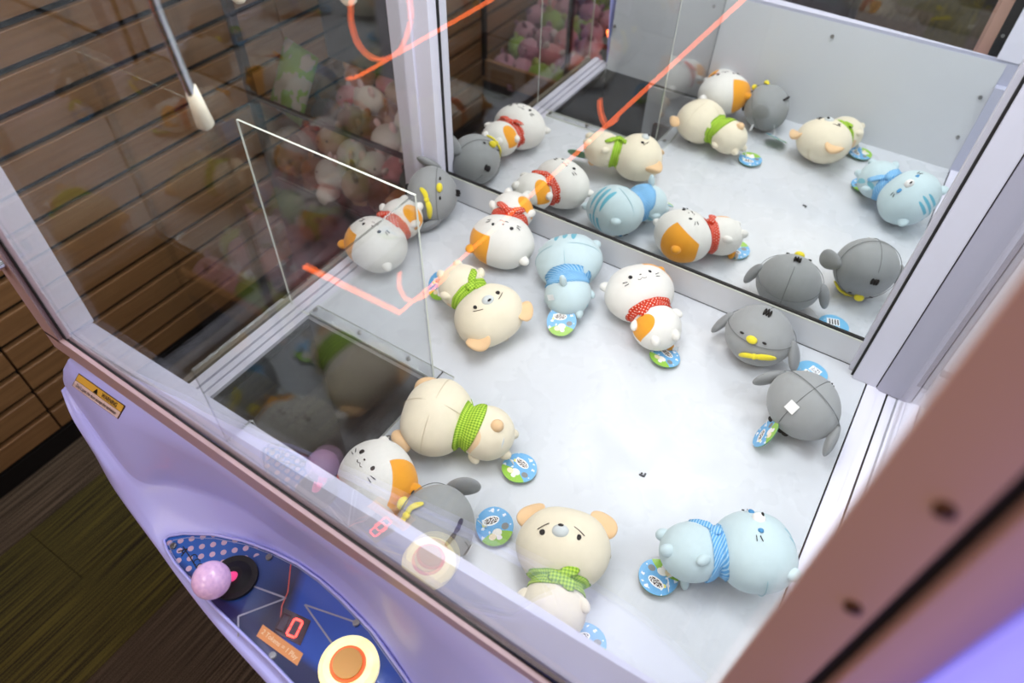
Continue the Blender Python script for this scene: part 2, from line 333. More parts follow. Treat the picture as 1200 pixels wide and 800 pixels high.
# back: kick strip, mirror, posts
fix(boxo('kick_strip', (0, D-.004, 0.002), (.972, D+.01, .0635), M_grayp, cm, label='light grey strip below the mirror'))
fix(boxo('mirror_seal', (0, D-.0045, .0635), (.972, D+.01, .0665), M_edge, cm)); fix(boxo('mirror_seal', (0, D-.003, .0665), (.972, D+.01, .0705), M_black, cm))
fix(boxo('strip_gap', (-.0, D-.0045, -.001), (1.0, D+.01, .002), M_black, cm))
fix(boxo('back_mirror', (-.002, D, .0705), (.975, D+.006, 1.25), M_mirror, cm, label='clear mirror along the back wall'))
bm = bmesh.new(); box(bm, (-.104, D-.035, -.02), (-.047, D+.03, 1.25)); box(bm, (-.047, D-.028, -.02), (-.043, D+.03, 1.25)); box(bm, (-.043, D-.03, -.02), (-.004, D+.01, 1.25)); 
fix(new('corner_post', bm, M_white, cm)); fix(boxo('post_seal', (-.004, D-.003, .064), (-.001, D+.01, 1.25), M_black, cm))
bm = bmesh.new(); box(bm, (.974, .784, .0), (1.0175, .83, 1.25)); fix(new('corner_post', bm, M_alu, cm, bevel=.0008))
fix(boxo('post_seal', (.970, .792, .0), (.974, D+.01, 1.25), M_black, cm)); fix(boxo('post_seal', (.962, .803, .002), (.970, D+.01, 1.25), M_alu, cm))
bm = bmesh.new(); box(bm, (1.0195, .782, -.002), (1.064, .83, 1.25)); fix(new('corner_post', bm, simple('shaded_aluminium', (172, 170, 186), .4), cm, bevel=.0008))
fix(boxo('post_seal', (1.0175, .787, .0), (1.0195, D+.01, 1.25), M_black, cm))
bm = bmesh.new(); cyl(bm, (1.068, .788, .62), .006, 1.25); fix(new('post_bead', bm, M_white, cm, smooth=True))
# front inner panel, stepped inner frame
bm = bmesh.new(); prism(bm, [(0.0, -.012), (-.02, .273), (-.028, .273), (-.01, -.012)], -.0, 1.0, axis=0); fix(new('front_panel', bm, M_grayp, cm, label='light grey steel panel inside below the front glass'))
for y, x, z in [(0, .995, .19), (0, .993, .085), (0, .62, .24), (0, .30, .24), (0, .02, .12)]:
    bm = bmesh.new(); cyl(bm, (x-.012, -.0+.002-z*.073, z), .0045, .004, axis=(0, 1, 0)); fix(new('screw', bm, M_screw, cm))
bm = bmesh.new(); vs = box(bm, (-.012, -.0585, .225), (1.05, -.021, .2815))
for v in vs:
    if v.co.z > .25 and v.co.y < -.05: v.co.z = .289 if v.co.x < .1 else .240
box(bm, (1.0, -.0585, -.02), (1.049, -.0, .225)); fix(new('inner_ledge', bm, M_ledge, cm, label='white ledge seen through the front glass'))
bm = bmesh.new(); box(bm, (-.034, -.0585, .2815), (-.006, -.018, 1.25)); fix(new('inner_jamb', bm, M_white, cm))
bm = bmesh.new(); box(bm, (.974, -.0585, .2815), (1.045, -.018, 1.25)); fix(new('inner_jamb', bm, M_white, cm))
bm = bmesh.new(); box(bm, (.953, -.0585, .283), (.9735, -.024, 1.25)); kb = fix(new('hinge_bar', bm, M_black, cm))
for z in (.33, .42, .6):
    bm = bmesh.new(); cyl(bm, (.963, -.0235, z), .004, .003, axis=(0, 1, 0)); new('screw', bm, M_screw, kb)
# front glass and door frame
fix(pane('front_glass', [(.0, -.066, .25), (.965, -.066, .25), (.965, -.066, 1.25), (.0, -.066, 1.25)], (0, .005, 0), cm, M_glass, M_black))
bm = bmesh.new()
for z0, z1, y0, mi in ((.0, .0, -.0735, 0),):
    prism(bm, [(-.032, .262), (-.032, .295), (.011, .295), (.82, .2405), (.97, .236), (.97, .2), (.82, .205)], -.0735, -.066, axis=1)
fix(new('door_frame_rail', bm, M_lip, cm, label='pinkish metal bottom rail of the glass door'))
bm = bmesh.new(); prism(bm, [(.011, .2960), (.011, .2948), (.82, .2402), (.965, .2302), (.965, .2316), (.82, .2416)], -.0677, -.0659, axis=1); fix(new('door_gasket', bm, M_black, cm))
bm = bmesh.new(); prism(bm, [(.011, .295), (.0035, .295), (.0035, 1.25), (.011, 1.25)], -.0677, -.0659, axis=1); fix(new('door_gasket', bm, M_black, cm))
bm = bmesh.new(); prism(bm, [(-.032, .29), (.004, .29), (.004, 1.25), (-.032, 1.25)], -.0735, -.058, axis=1); fix(new('door_frame_stile', bm, M_lip, cm))
# right stile close to the lens
M_stile = simple('brown_door_stile', (198, 158, 142), .5, 0)
bm = bmesh.new(); box(bm, (.922, -.085, .15), (.9585, -.080, 1.25)); box(bm, (.929, -.0801, .15), (.9585, -.060, 1.25)); fix(new('door_frame_stile', bm, M_stile, cm, label='brownish door stile close to the lens'))
fix(boxo('stile_gap', (.9585, -.075, .15), (.969, -.060, 1.25), M_black, cm))
bm = bmesh.new(); box(bm, (.969, -.085, .15), (.995, -.060, 1.25)); fix(new('side_strip', bm, M_stile, cm, bevel=.001))
for z in (.782, .687, .87, .55):
    bm = bmesh.new(); cyl(bm, (.9485, -.0862, z), .0042, .003, axis=(0, -1, 0)); ball(bm, (.9485, -.0875, z), (.0034, .0018, .0034), u=12, v=6); fix(new('screw', bm, M_brass, cm))
bm = bmesh.new(); cyl(bm, (1.010, -.118, .62), .028, 1.2, seg=32); fix(new('light_column', bm, M_column, cm, smooth=False, label='glowing lavender light column at the right front corner'))
bm = bmesh.new(); box(bm, (1.041, -.115, .1), (1.07, -.06, 1.25)); fix(new('side_strip', bm, M_white, cm))  # white box added to stand in for the shiny reflection beside the light column
# latch on the left stile
bm = bmesh.new(); cyl(bm, (-.012, -.078, .435), .011, .012, axis=(0, -1, 0), seg=20); o = fix(new('door_lock', bm, M_chrome, cm, label='small round chrome door lock'))
bm = bmesh.new(); cyl(bm, (-.012, -.086, .435), .007, .006, axis=(0, -1, 0), seg=16); box(bm, (-.0135, -.098, .427), (-.0105, -.086, .443)); new('key', bm, M_brass, o)
# roof housing with carriage rails
bm = bmesh.new(); box(bm, (-.1, -.06, 1.29), (1.07, .86, 1.6)); fix(new('roof', bm, M_white, cm))
bm = bmesh.new(); box(bm, (-.07, .19, 1.262), (1.05, .22, 1.288)); fix(new('carriage_rail', bm, M_alu, cm))
M_led = simple('led_chip', (235, 240, 255), .4, emit=14.0)
for (y0, z0, x0, x1, n) in ((-.10, 1.335, .1, .9, 26), (.06, 1.284, .12, .9, 24)):
    ls = fix(boxo('led_strip', (x0-.01, y0-.012, z0), (x1+.01, y0+.012, z0+.004), M_white, cm))
    bm = bmesh.new()
    for k in range(n):
        for dy in (-.006, .006): box(bm, (x0+(x1-x0)*k/n, y0+dy-.0022, z0-.002), (x0+(x1-x0)*k/n+.006, y0+dy+.0022, z0))
    new('led_chips', bm, M_led, ls)['kind'] = 'stuff'
fix(boxo('marquee', (-.1, -.24, 1.345), (1.07, -.06, 1.6), M_lav, cm))
# lower cabinet
bm = bmesh.new(); box(bm, (-.1, .0, FZ), (1.07, .85, -.68)); box(bm, (.33, .0, -.68), (1.07, .85, -.03)); box(bm, (-.1, .345, -.68), (.33, .85, -.03)); box(bm, (-.1, .0, -.68), (-.08, .345, -.03)); box(bm, (-.08, -.01, -.68), (.33, -.007, -.03))
fix(new('lower_cabinet', bm, simple('dark_cabinet', (50, 46, 70), .5), cm))

# moulded front body: loft over stations
B = [(-.020, -.072, .238), (-.008, -.072, .245), (.045, -.072, .25), (.105, -.072, .25), (.20, -.072, .25), (.30, -.072, .25), (.41, -.072, .245), (.51, -.072, .24), (.60, -.072, .235), (.70, -.072, .23), (.90, -.072, .225), (1.05, -.072, .22)]
Rr = [[-.033,-.092,.19],[.001,-.101,.165],[.096,-.121,.145],[.149,-.124,.13],[.2,-.096,.125],[.286,-.075,.125],[.385,-.074,.125],[.478,-.074,.125],[.558,-.085,.125],[.66,-.116,.125],[.84,-.16,.14],[1.055,-.13,.18]]
L1 = [[-.036,-.095,.185],[-.001,-.108,.163],[.09,-.13,.14],[.146,-.143,.115],[.222,-.156,.088],[.274,-.117,.085],[.363,-.088,.085],[.448,-.083,.085],[.554,-.098,.085],[.644,-.125,.085],[.82,-.19,.11],[1.06,-.14,.16]]
L2 = [[-.038,-.097,.183],[-.003,-.112,.16],[.087,-.137,.137],[.134,-.149,.11],[.230,-.167,.086],[.299,-.181,.085],[.376,-.189,.085],[.466,-.196,.085],[.56,-.206,.085],[.655,-.214,.085],[.83,-.22,.10],[1.062,-.15,.14]]
F = [[-.039,-.099,.18],[-.004,-.116,.158],[.056,-.133,.133],[.112,-.151,.105],[.222,-.174,.082],[.287,-.1875,.081],[.374,-.203,.081],[.469,-.215,.081],[.563,-.226,.081],[.657,-.235,.081],[.84,-.24,.09],[1.065,-.16,.12]]
def lerp(a, b, s): return Vector(a).lerp(Vector(b), s)
sec = []
for i in range(len(B)):
    b, r, l1, l2, f = map(Vector, (B[i], Rr[i], L1[i], L2[i], F[i]))
    kx_ = 0 if i == len(B)-1 else 1; k1 = f + Vector((.006*kx_, .004, -.02)); k2 = f + Vector((.02*kx_, .03, -.16)); k3 = f + Vector((.03*kx_, .06, -.55)); k3.z = min(k3.z, -.5)
    sec.append([b + Vector((0, .01, .0)), b, b.lerp(r, .35)+Vector((0, -.004, .004)), b.lerp(r, .75)+Vector((0, -.003, .003)), b.lerp(r, .93)+Vector((0, -.001, .0025)), r, r.lerp(l1, .08)+Vector((0, 0, -.0015)), r.lerp(l1, .5)+Vector((0, 0, -.006 if i > 3 else 0)), l1, l1.lerp(l2, .5), l2, l2.lerp(f, .6)+Vector((0, 0, .001)), f, k1, k2, k3])
rows = []
for c in range(len(sec[0])): rows.append(catmull([s[c] for s in sec], 6))
bm = bmesh.new(); G = [[bm.verts.new(p) for p in r] for r in rows]
for a in range(len(G)-1):
    for b_ in range(len(G[0])-1): bm.faces.new((G[a][b_], G[a][b_+1], G[a+1][b_+1], G[a+1][b_]))
# close the left end
cap = [r[0] for r in G]; ctr = bm.verts.new((.0, -.03, -.3)); top = bm.verts.new((-.03, -.03, .25)); bot = bm.verts.new((0, .0, -.5))
ring = [top]+cap+[bot]
for a in range(len(ring)-1): bm.faces.new((ring[a+1], ring[a], ctr))
bmesh.ops.recalc_face_normals(bm, faces=bm.faces[:])
body = fix(new('body_shell', bm, M_lav, cm, smooth=True, label='lavender moulded plastic front of the machine'))
sd = body.modifiers.new('solid', 'SOLIDIFY'); sd.thickness = .004; sd.offset = -1

# warning sticker (flat label lying on the slope)
from mathutils.bvhtree import BVHTree
bvh = BVHTree.FromPolygons([v.co[:] for v in body.data.vertices], [p.vertices[:] for p in body.data.polygons])
q = [Vector((.0116, -.0771, .2345)), Vector((.1144, -.0776, .2329)), Vector((.0921, -.0884, .2004)), Vector((-.012, -.0878, .202))]
PD = Vector((-.74, .20, -.64)).normalized()
def drop(p, h):   # lay a point onto the moulding
    loc, nrm, _, _ = bvh.ray_cast(p-PD*.2, PD)
    if nrm.dot(PD) > 0: nrm = -nrm
    return loc + nrm*h
def on(u_, v_, h=.001): return drop(q[0].lerp(q[1], u_).lerp(q[3].lerp(q[2], u_), v_), h)
def skin(name, u0, u1, v0, v1, h, mat, parent, label=None, nu=14, nv=4):
    bm = bmesh.new(); A = [[bm.verts.new(on(u0+(u1-u0)*i/nu, v0+(v1-v0)*j/nv, h)) for j in range(nv+1)] for i in range(nu+1)]
    for i in range(nu):
        for j in range(nv): bm.faces.new((A[i][j], A[i+1][j], A[i+1][j+1], A[i][j+1]))
    bmesh.ops.recalc_face_normals(bm, faces=bm.faces[:]); bmesh.ops.solidify(bm, geom=bm.faces[:], thickness=.0004)
    return new(name, bm, mat, parent, label=label)
def plate(name, quad, mat, th, nrm, parent, label=None):
    bm = bmesh.new(); a = [bm.verts.new(Vector(p)) for p in quad]; b = [bm.verts.new(Vector(p)+Vector(nrm)*th) for p in quad]
    bm.faces.new(a); bm.faces.new(b[::-1]); n = len(quad)
    for i in range(n): bm.faces.new((a[i], b[i], b[(i+1) % n], a[(i+1) % n]))
    bmesh.ops.recalc_face_normals(bm, faces=bm.faces[:]); return new(name, bm, mat, parent, label=label)
def text(name, body_, size, origin, xdir, nrm, mat, parent, extr=.0003, align='CENTER', bold=0., conform=None):
    cu = bpy.data.curves.new(name, 'FONT'); cu.body = body_; cu.size = size; cu.extrude = extr; cu.offset = bold; cu.align_x = align; cu.align_y = 'CENTER'
    tmp = bpy.data.objects.new('tmp', cu); COL.objects.link(tmp); dg = bpy.context.evaluated_depsgraph_get(); dg.update()
    me = bpy.data.meshes.new_from_object(tmp.evaluated_get(dg)); bpy.data.objects.remove(tmp)
    if conform:
        (cu_, cv_, su, sv, h) = conform
        for v in me.vertices: v.co = on(cu_+v.co.x*su, cv_-v.co.y*sv, h + max(0, v.co.z))
    else:
        X = Vector(xdir).normalized(); Z = Vector(nrm).normalized(); Y = Z.cross(X).normalized(); X = Y.cross(Z)
        Mx = Matrix((X, Y, Z)).transposed().to_4x4(); Mx.translation = Vector(origin); me.transform(Mx)
    me.materials.clear(); me.materials.append(mat); me.name = name
    o = bpy.data.objects.new(name, me); COL.objects.link(o); o.parent = parent; return o
st = fix(skin('warning_sticker', 0, 1, 0, 1, .0008, simple('sticker_border', (70, 40, 34), .4), cm, 'yellow and white warning sticker'))
M_syel = simple('sticker_yellow', (226, 180, 70), .4); M_spink = simple('sticker_white', (226, 205, 206), .4)
skin('yellow_band', .015, .985, .04, .48, .0014, M_syel, st); skin('white_band', .015, .985, .52, .96, .0014, M_spink, st)
bm = bmesh.new(); tv = [bm.verts.new(on(a, b, .0020)) for a, b in ((.44, .08), (.485, .44), (.395, .44))]; bm.faces.new(tv); bmesh.ops.solidify(bm, geom=bm.faces[:], thickness=.0002); new('warning_triangle', bm, M_ink, st)
text('lettering', 'WARNING', 1, None, None, None, M_inkbr, st, extr=0, conform=(.72, .27, .066, .42, .0019), bold=.02)
text('lettering', 'Don\'t open the door except the technician', 1, None, None, None, M_inkbr, st, extr=0, conform=(.5, .74, .049, .34, .0019), bold=.01)
# control panel
lens = [[.226,-.162],[.226,-.154],[.24,-.14],[.276,-.118],[.319,-.101],[.366,-.09],[.409,-.084],[.449,-.084],[.491,-.088],[.555,-.098],[.629,-.12],[.709,-.151],[.745,-.19],[.72,-.212],[.675,-.217],[.607,-.212],[.52,-.202],[.467,-.196],[.41,-.192],[.356,-.188],[.301,-.181],[.265,-.176],[.241,-.169]]
t = NT('blue_printed_panel'); vec, o = t.xyz('Object')
X_ = o[0]; Y_ = o[1]
colp = t.mix(t.math('MULTIPLY_ADD', t.math('SUBTRACT', X_, .30), 8, 0, clamp=True), s2l((34, 96, 190)), s2l((16, 9, 58)))
colp = t.mix(t.math('MULTIPLY_ADD', t.math('ADD', t.math('SUBTRACT', X_, .43), t.math('MULTIPLY', t.math('ADD', Y_, .12), .5)), 60, 0, clamp=True), colp, s2l((10, 70, 180)))
colp = t.mix(t.math('MULTIPLY_ADD', t.math('SUBTRACT', t.math('MULTIPLY', Y_, -1), .165), 90, 0, clamp=True), colp, s2l((8, 18, 74)))
a = t.math('SUBTRACT', t.math('FRACT', t.math('MULTIPLY', t.math('ADD', X_, Y_), 47)), .5); b = t.math('SUBTRACT', t.math('FRACT', t.math('MULTIPLY', t.math('SUBTRACT', X_, Y_), 47)), .5)
dd = t.math('SQRT', t.math('ADD', t.math('MULTIPLY', a, a), t.math('MULTIPLY', b, b)))
dots = t.math('MULTIPLY', t.math('LESS_THAN', dd, .27), t.math('LESS_THAN', t.math('SUBTRACT', X_, t.math('MULTIPLY', t.math('ADD', Y_, .15), .6)), .325))
colp = t.mix(dots, colp, s2l((205, 175, 196)))
t.link(colp, t.b.inputs['Base Color']); t.b.inputs['Roughness'].default_value = .3; t.b.inputs['Coat Weight'].default_value = 1; t.b.inputs['Coat Roughness'].default_value = .02
M_panel = t.m
bm = bmesh.new(); prism(bm, lens, .086, .0905)
pn = fix(new('control_panel', bm, M_panel, cm, label='eye-shaped glossy blue control panel'))
lc = [Vector((p[0], p[1], .0925)) for p in lens]
bm = bmesh.new(); tube(bm, lc, .0022, 8, closed=True); new('panel_rim', bm, M_lav, pn, smooth=True, label='lavender rim of the control panel')
cen = Vector((.45, -.15, .0915)); inner = [cen + (p-cen)*.955 for p in lc]
bm = bmesh.new(); tube(bm, [Vector((p.x, p.y, .0912)) for p in inner], .0007, 6, closed=True); new('panel_line', bm, simple('pale_line', (150, 160, 210), .3), pn)
Z0 = .0908
M_line = simple('silver_line', (150, 150, 170), .4)
def strip(pts, wd, name='printed_line', mat=M_line):
    for a, b in zip(pts[:-1], pts[1:]):
        a, b = Vector((*a, Z0)), Vector((*b, Z0)); n = (b-a).normalized().cross(Vector((0, 0, 1)))*wd
        plate(name, [a-n, b-n, b+n, a+n], mat, .0005, (0, 0, 1), pn)
strip([(.378, -.14), (.429, -.127), (.394, -.179), (.414, -.197)], .0011); strip([(.526, -.139), (.456, -.12), (.53, -.1)], .0011)
strip([(.399, -.088), (.425, -.12), (.432, -.138), (.450, -.160)], .0008, 'red_line', simple('red_glow_line', (210, 90, 80), .4))
strip([(.300, -.165), (.275, -.158), (.255, -.153)], .0007, 'printed_line', M_ink)
text('lettering', 'A', .017, (.261, -.158, Z0), (1, -.25, 0), (0, 0, 1), M_ink, pn); text('lettering', 'CCC', .013, (.288, -.158, Z0), (1, -.25, 0), (0, 0, 1), M_ink, pn)
for c in ((.244, -.160), (.368, -.0985), (.53, -.1015), (.469, -.190)):
    bm = bmesh.new(); cyl(bm, (*c, .0925), .0045, .0035, seg=14); cyl(bm, (*c, .0935), .002, .004, seg=6); new('screw', bm, M_screw, pn)
# joystick
bm = bmesh.new(); cyl(bm, (.351, -.145, .093), .031, .006, seg=40); cyl(bm, (.351, -.145, .0985), .024, .006, seg=40, r2=.012); js = new('joystick_base', bm, M_black, pn, smooth=False, label='black rubber joystick collar')
shaft_top = Vector((.351, -.163, .124))
bm = bmesh.new(); tube(bm, [(.352, -.145, .098), (.352, -.152, .108), tuple(shaft_top)], .0065, 14); new('joystick_shaft', bm, simple('glowing_pink_shaft', (232, 70, 130), .3, emit=.9), pn, smooth=True, label='short glowing pink shaft')
t = NT('frosted_glitter_ball'); vec, o = t.xyz(); nn = t.noise(160, vec, 4)
t.link(t.mix(nn, s2l((236, 205, 236)), s2l((176, 140, 196))), t.b.inputs['Base Color']); t.link(t.mix(nn, s2l((240, 190, 226)), s2l((170, 120, 190))), t.b.inputs['Emission Color']); t.b.inputs['Emission Strength'].default_value = .22; t.b.inputs['Roughness'].default_value = .15; M_ballm = t.m
bm = bmesh.new(); ball(bm, (.350, -.170, .131), (.0245,)*3, u=32, v=20); new('joystick_ball', bm, M_ballm, pn, smooth=True, label='translucent pale pink joystick ball')
# display
Dq = [(.437, -.138), (.478, -.131), (.489, -.162), (.448, -.168)]
dsp = plate('display', [Vector((*p, Z0)) for p in Dq], simple('dark_red_display', (52, 6, 14), .2), .0008, (0, 0, 1), pn, 'dark red digit display')
M_seg = simple('lit_red_segment', (255, 66, 56), .4, emit=4.0); M_segoff = simple('unlit_segment', (52, 10, 16), .4)
def digit(q4, mat, wd):
    P4 = [Vector((*p, Z0+.001)) for p in q4]; tl, tr, br, bl = P4; ml, mr = tl.lerp(bl, .5), tr.lerp(br, .5)
    for a, b in ((tl, tr), (tr, mr), (mr, br), (br, bl), (bl, ml), (ml, tl)):
        d = (b-a); a2, b2 = a+d*.06, b-d*.06; n = d.normalized().cross(Vector((0, 0, 1)))*wd; plate('digit_segment', [a2-n, b2-n, b2+n, a2+n], mat, .0004, (0, 0, 1), dsp)
digit([(.4585, -.1405), (.4705, -.1380), (.4765, -.1585), (.4640, -.1615)], M_seg, .0013)
digit([(.4415, -.1435), (.4520, -.1415), (.4580, -.1620), (.4465, -.1645)], M_segoff, .001)
# price label
Lq = [(.429, -.169), (.499, -.167), (.503, -.182), (.433, -.184)]
lb = plate('price_label', [Vector((*p, Z0)) for p in Lq], simple('orange_label', (222, 150, 92), .5), .0006, (0, 0, 1), pn, 'orange paper price label')
text('lettering', '2 Tokens = 1 Play', .0085, (.466, -.1755, Z0+.0007), (1, .0, 0), (0, 0, 1), simple('white_print', (250, 225, 190), .5), lb)
# big button
bx, by = .560, -.148
t = NT('lit_button_ring'); t.b.inputs['Base Color'].default_value = s2l((250, 236, 160)); vec, o = t.xyz()
t.link(t.mix(t.noise(60, vec, 2), s2l((255, 236, 150)), s2l((255, 252, 222))), t.b.inputs['Emission Color']); t.b.inputs['Emission Strength'].default_value = .75; t.b.inputs['Roughness'].default_value = .2; M_btn = t.m
bm = bmesh.new(); cyl(bm, (bx, by, .095), .0375, .009, seg=48); cyl(bm, (bx, by, .1025), .0375, .006, seg=48, r2=.031); bt = new('push_button', bm, M_btn, pn, label='round push button with a glowing pale yellow ring')
bm = bmesh.new(); tube(bm, [(bx+.0205*math.cos(a), by+.0205*math.sin(a), .106) for a in [2*PI*k/40 for k in range(40)]], .0022, 8, closed=True); new('button_ring', bm, simple('orange_ring', (240, 110, 60), .3, emit=.5), bt, smooth=True)
bm = bmesh.new(); cyl(bm, (bx, by, .1075), .0185, .006, seg=40); new('button_cap', bm, simple('amber_cap', (214, 160, 84), .25, emit=.12), bt, label='amber button cap')

# ------------------------------------------------------------------ claw
cl = thing('claw', 'shiny metal crane claw with white-tipped prongs hanging over the prize hole', 'claw', (.2, .2, .85))
def cfix(o): o.location = -cl.location; return o
for (x, y, z0) in ((.25, .090, .624), (.085, .305, .655), (.30, .30, .70)):
    c0 = Vector((.2, .2, .9)); d = Vector((x, y, 0))-Vector((.2, .2, 0)); tip = Vector((x, y, z0))
    bm = bmesh.new(); pts = catmull([c0+Vector((d.x*.2, d.y*.2, 0)), c0+Vector((d.x*.85, d.y*.85, .0)), Vector((x, y, z0+.16))+d*.03, Vector((x, y, z0+.08)), Vector((x, y, z0+.035))-d*.05], 6)
    tube(bm, pts, .0055, 10); pr = cfix(new('prong', bm, M_chrome, cl, smooth=True))
    bm = bmesh.new(); tube(bm, [Vector((x, y, z0+.045))-d*.05, Vector((x, y, z0+.02))-d*.07, tip-d*.09, tip-d*.09-Vector((0, 0, .004))], [.006, .008, .0095, .006], 12); new('rubber_tip', bm, simple('cream_rubber', (232, 222, 200), .5), pr, smooth=True)
bm = bmesh.new(); cyl(bm, (.2, .2, .92), .035, .07, seg=24); cyl(bm, (.2, .2, .98), .022, .06, seg=24); cfix(new('claw_hub', bm, M_chrome, cl))
bm = bmesh.new(); tube(bm, [(.2, .2, 1.0), (.2, .205, 1.22)], .004, 8); cfix(new('suspension_cord', bm, M_black, cl))

# ------------------------------------------------------------------ plush toys
def head_y(x, z, off=0.): return -HR.y*math.sqrt(max(0., 1-(x/HR.x)**2-(z/HR.z)**2))-off
def surf_r(z, c, s):
    r = 0
    for R3, zc in ((HR, 0.), (BR, BZ)):
        k = 1-((z-zc)/R3.z)**2
        if k > 0: r = max(r, math.sqrt(k)/math.sqrt((c/R3.x)**2+(s/R3.y)**2))
    return max(r, .030)
class Toy: pass
def frame(up, face):
    Z = Vector(up).normalized(); f = Vector(face); f = (f-Z*f.dot(Z)).normalized(); Yb = -f; X = Yb.cross(Z)
    return Matrix((X, Yb, Z)).transposed()
def stitch(parent, pts, r, mat, name='stitching', off=.0008, fn=head_y):
    r *= 1.6
    bm = bmesh.new(); tube(bm, [(x, fn(x, z, off), z) for x, z in pts], r, 6, flat=.6); return new(name, bm, mat, parent, smooth=True)
def scarf(parent, kind, back, knot=True, tails=((-1, .5), (1, .4))):
    mat = M_scarf[kind]; front = .020; bm = bmesh.new(); uvl = bm.loops.layers.uv.new('UVMap'); N = 56; K = 7; G = []
    for i in range(N):
        a = 2*PI*i/N; c, s = math.cos(a), math.sin(a); bk = max(0, s)**.8 if s > 0 else 0
        wd = front + (back-front)*bk; zc = -.056 - .42*(wd-front); row = []
        for k in range(K):
            z = zc + (k/(K-1)-.5)*wd; r = surf_r(z, c, s)*.998 + .0022 + .0022*math.sin(PI*k/(K-1)) + .0007*math.sin(a*9+k); row.append((bm.verts.new((r*c, r*s, z)), a*.048, z))
        z = zc+.5*wd; r = surf_r(z, c, s)-.006; row.append((bm.verts.new((r*c, r*s, z-.001)), a*.048, z)); z = zc-.5*wd; r = surf_r(z, c, s)-.006; row.insert(0, (bm.verts.new((r*c, r*s, z+.001)), a*.048, z)); G.append(row)
    for i in range(N):
        A, Bq = G[i], G[(i+1) % N]; du = 2*PI*.048 if i == N-1 else 0
        for k in range(len(A)-1):
            f = bm.faces.new((A[k][0], Bq[k][0], Bq[k+1][0], A[k+1][0]))
            for lp, (uu, vv) in zip(f.loops, ((A[k][1], A[k][2]), (Bq[k][1]+du, Bq[k][2]), (Bq[k+1][1]+du, Bq[k+1][2]), (A[k+1][1], A[k+1][2]))): lp[uvl].uv = (uu, vv)
    bmesh.ops.recalc_face_normals(bm, faces=bm.faces[:]); sc = new('scarf', bm, mat, parent, smooth=True)
    if knot:
        bm = bmesh.new(); yk = -surf_r(-.056, 0, -1)-.006; ball(bm, (0, yk, -.056), (.010, .006, .009), u=14, v=10)
        for sx, dz in tails:
            tl = .030; p = [Vector((0, yk, -.056)), Vector((sx*tl*.4, yk-.003, -.056+dz*tl*.4)), Vector((sx*tl*.8, yk+.001, -.056+dz*tl*.9)), Vector((sx*tl*1.0, yk+.003, -.056+dz*tl*1.2))]
            tube(bm, p, [.003, .0075, .009, .005], 10, flat=.35, up=(0, 1, 0))
        uvl = bm.loops.layers.uv.new('UVMap')
        for f in bm.faces:
            for lp in f.loops: lp[uvl].uv = (lp.vert.co.x+lp.vert.co.y*.3, lp.vert.co.z)
        new('scarf_knot', bm, mat, sc, smooth=True)
    return sc
def add_tag(T, loc, nrm=(0, 0, 1), rot=0., back=False, attach=None):
    bm = bmesh.new(); n = 40
    pts = [(.0295*math.cos(2*PI*k/n)*(1+.02*math.cos(6*PI*k/n)), .030*math.sin(2*PI*k/n)) for k in range(n)]
    prism(bm, pts, 0, .0016, 1)
    for f in bm.faces:
        if f.normal.z > .9: f.material_index = 0
    o = new('hang_tag', bm, [M_tagb if back else M_tag, M_tagedge], T.root, label='round printed card tag'+(' showing its barcode side' if back else ''))
    Z = Vector(nrm).normalized(); X = Vector((math.cos(rot), math.sin(rot), 0)); X = (X-Z*X.dot(Z)).normalized(); Y = Z.cross(X)
    mt = Matrix((X, Y, Z)).transposed().to_4x4(); lowest = min((mt.to_3x3() @ Vector((p[0], p[1], 0))).z for p in pts); L = Vector(loc); L.z = max(L.z, .001-lowest)
    mt.translation = L - T.root.location; o.matrix_local = mt
    at = Vector(attach) if attach is not None else Vector((T.root.location.x, T.root.location.y, .03)); a = L; b = a.lerp(at, .85); mid = a.lerp(b, .5); mid.z = max(.006, mid.z*.6); st_ = a + (b-a).normalized()*.020; st_.z = max(st_.z, .004)
    bm = bmesh.new(); tube(bm, [p - T.root.location for p in catmull([st_, mid, b], 5)], .0007, 5); new('tag_string', bm, M_label, T.root)
def rest(T, objs):
    bpy.context.view_layer.update()
    lo = min((o.matrix_world @ v.co).z for o in objs for v in o.data.vertices)
    for o in objs: o.location.z -= lo
def place(objs, T, H, Mx):
    for o in objs:
        m = Mx.to_4x4(); m.translation = Vector((0, 0, H[2])); o.matrix_local = m
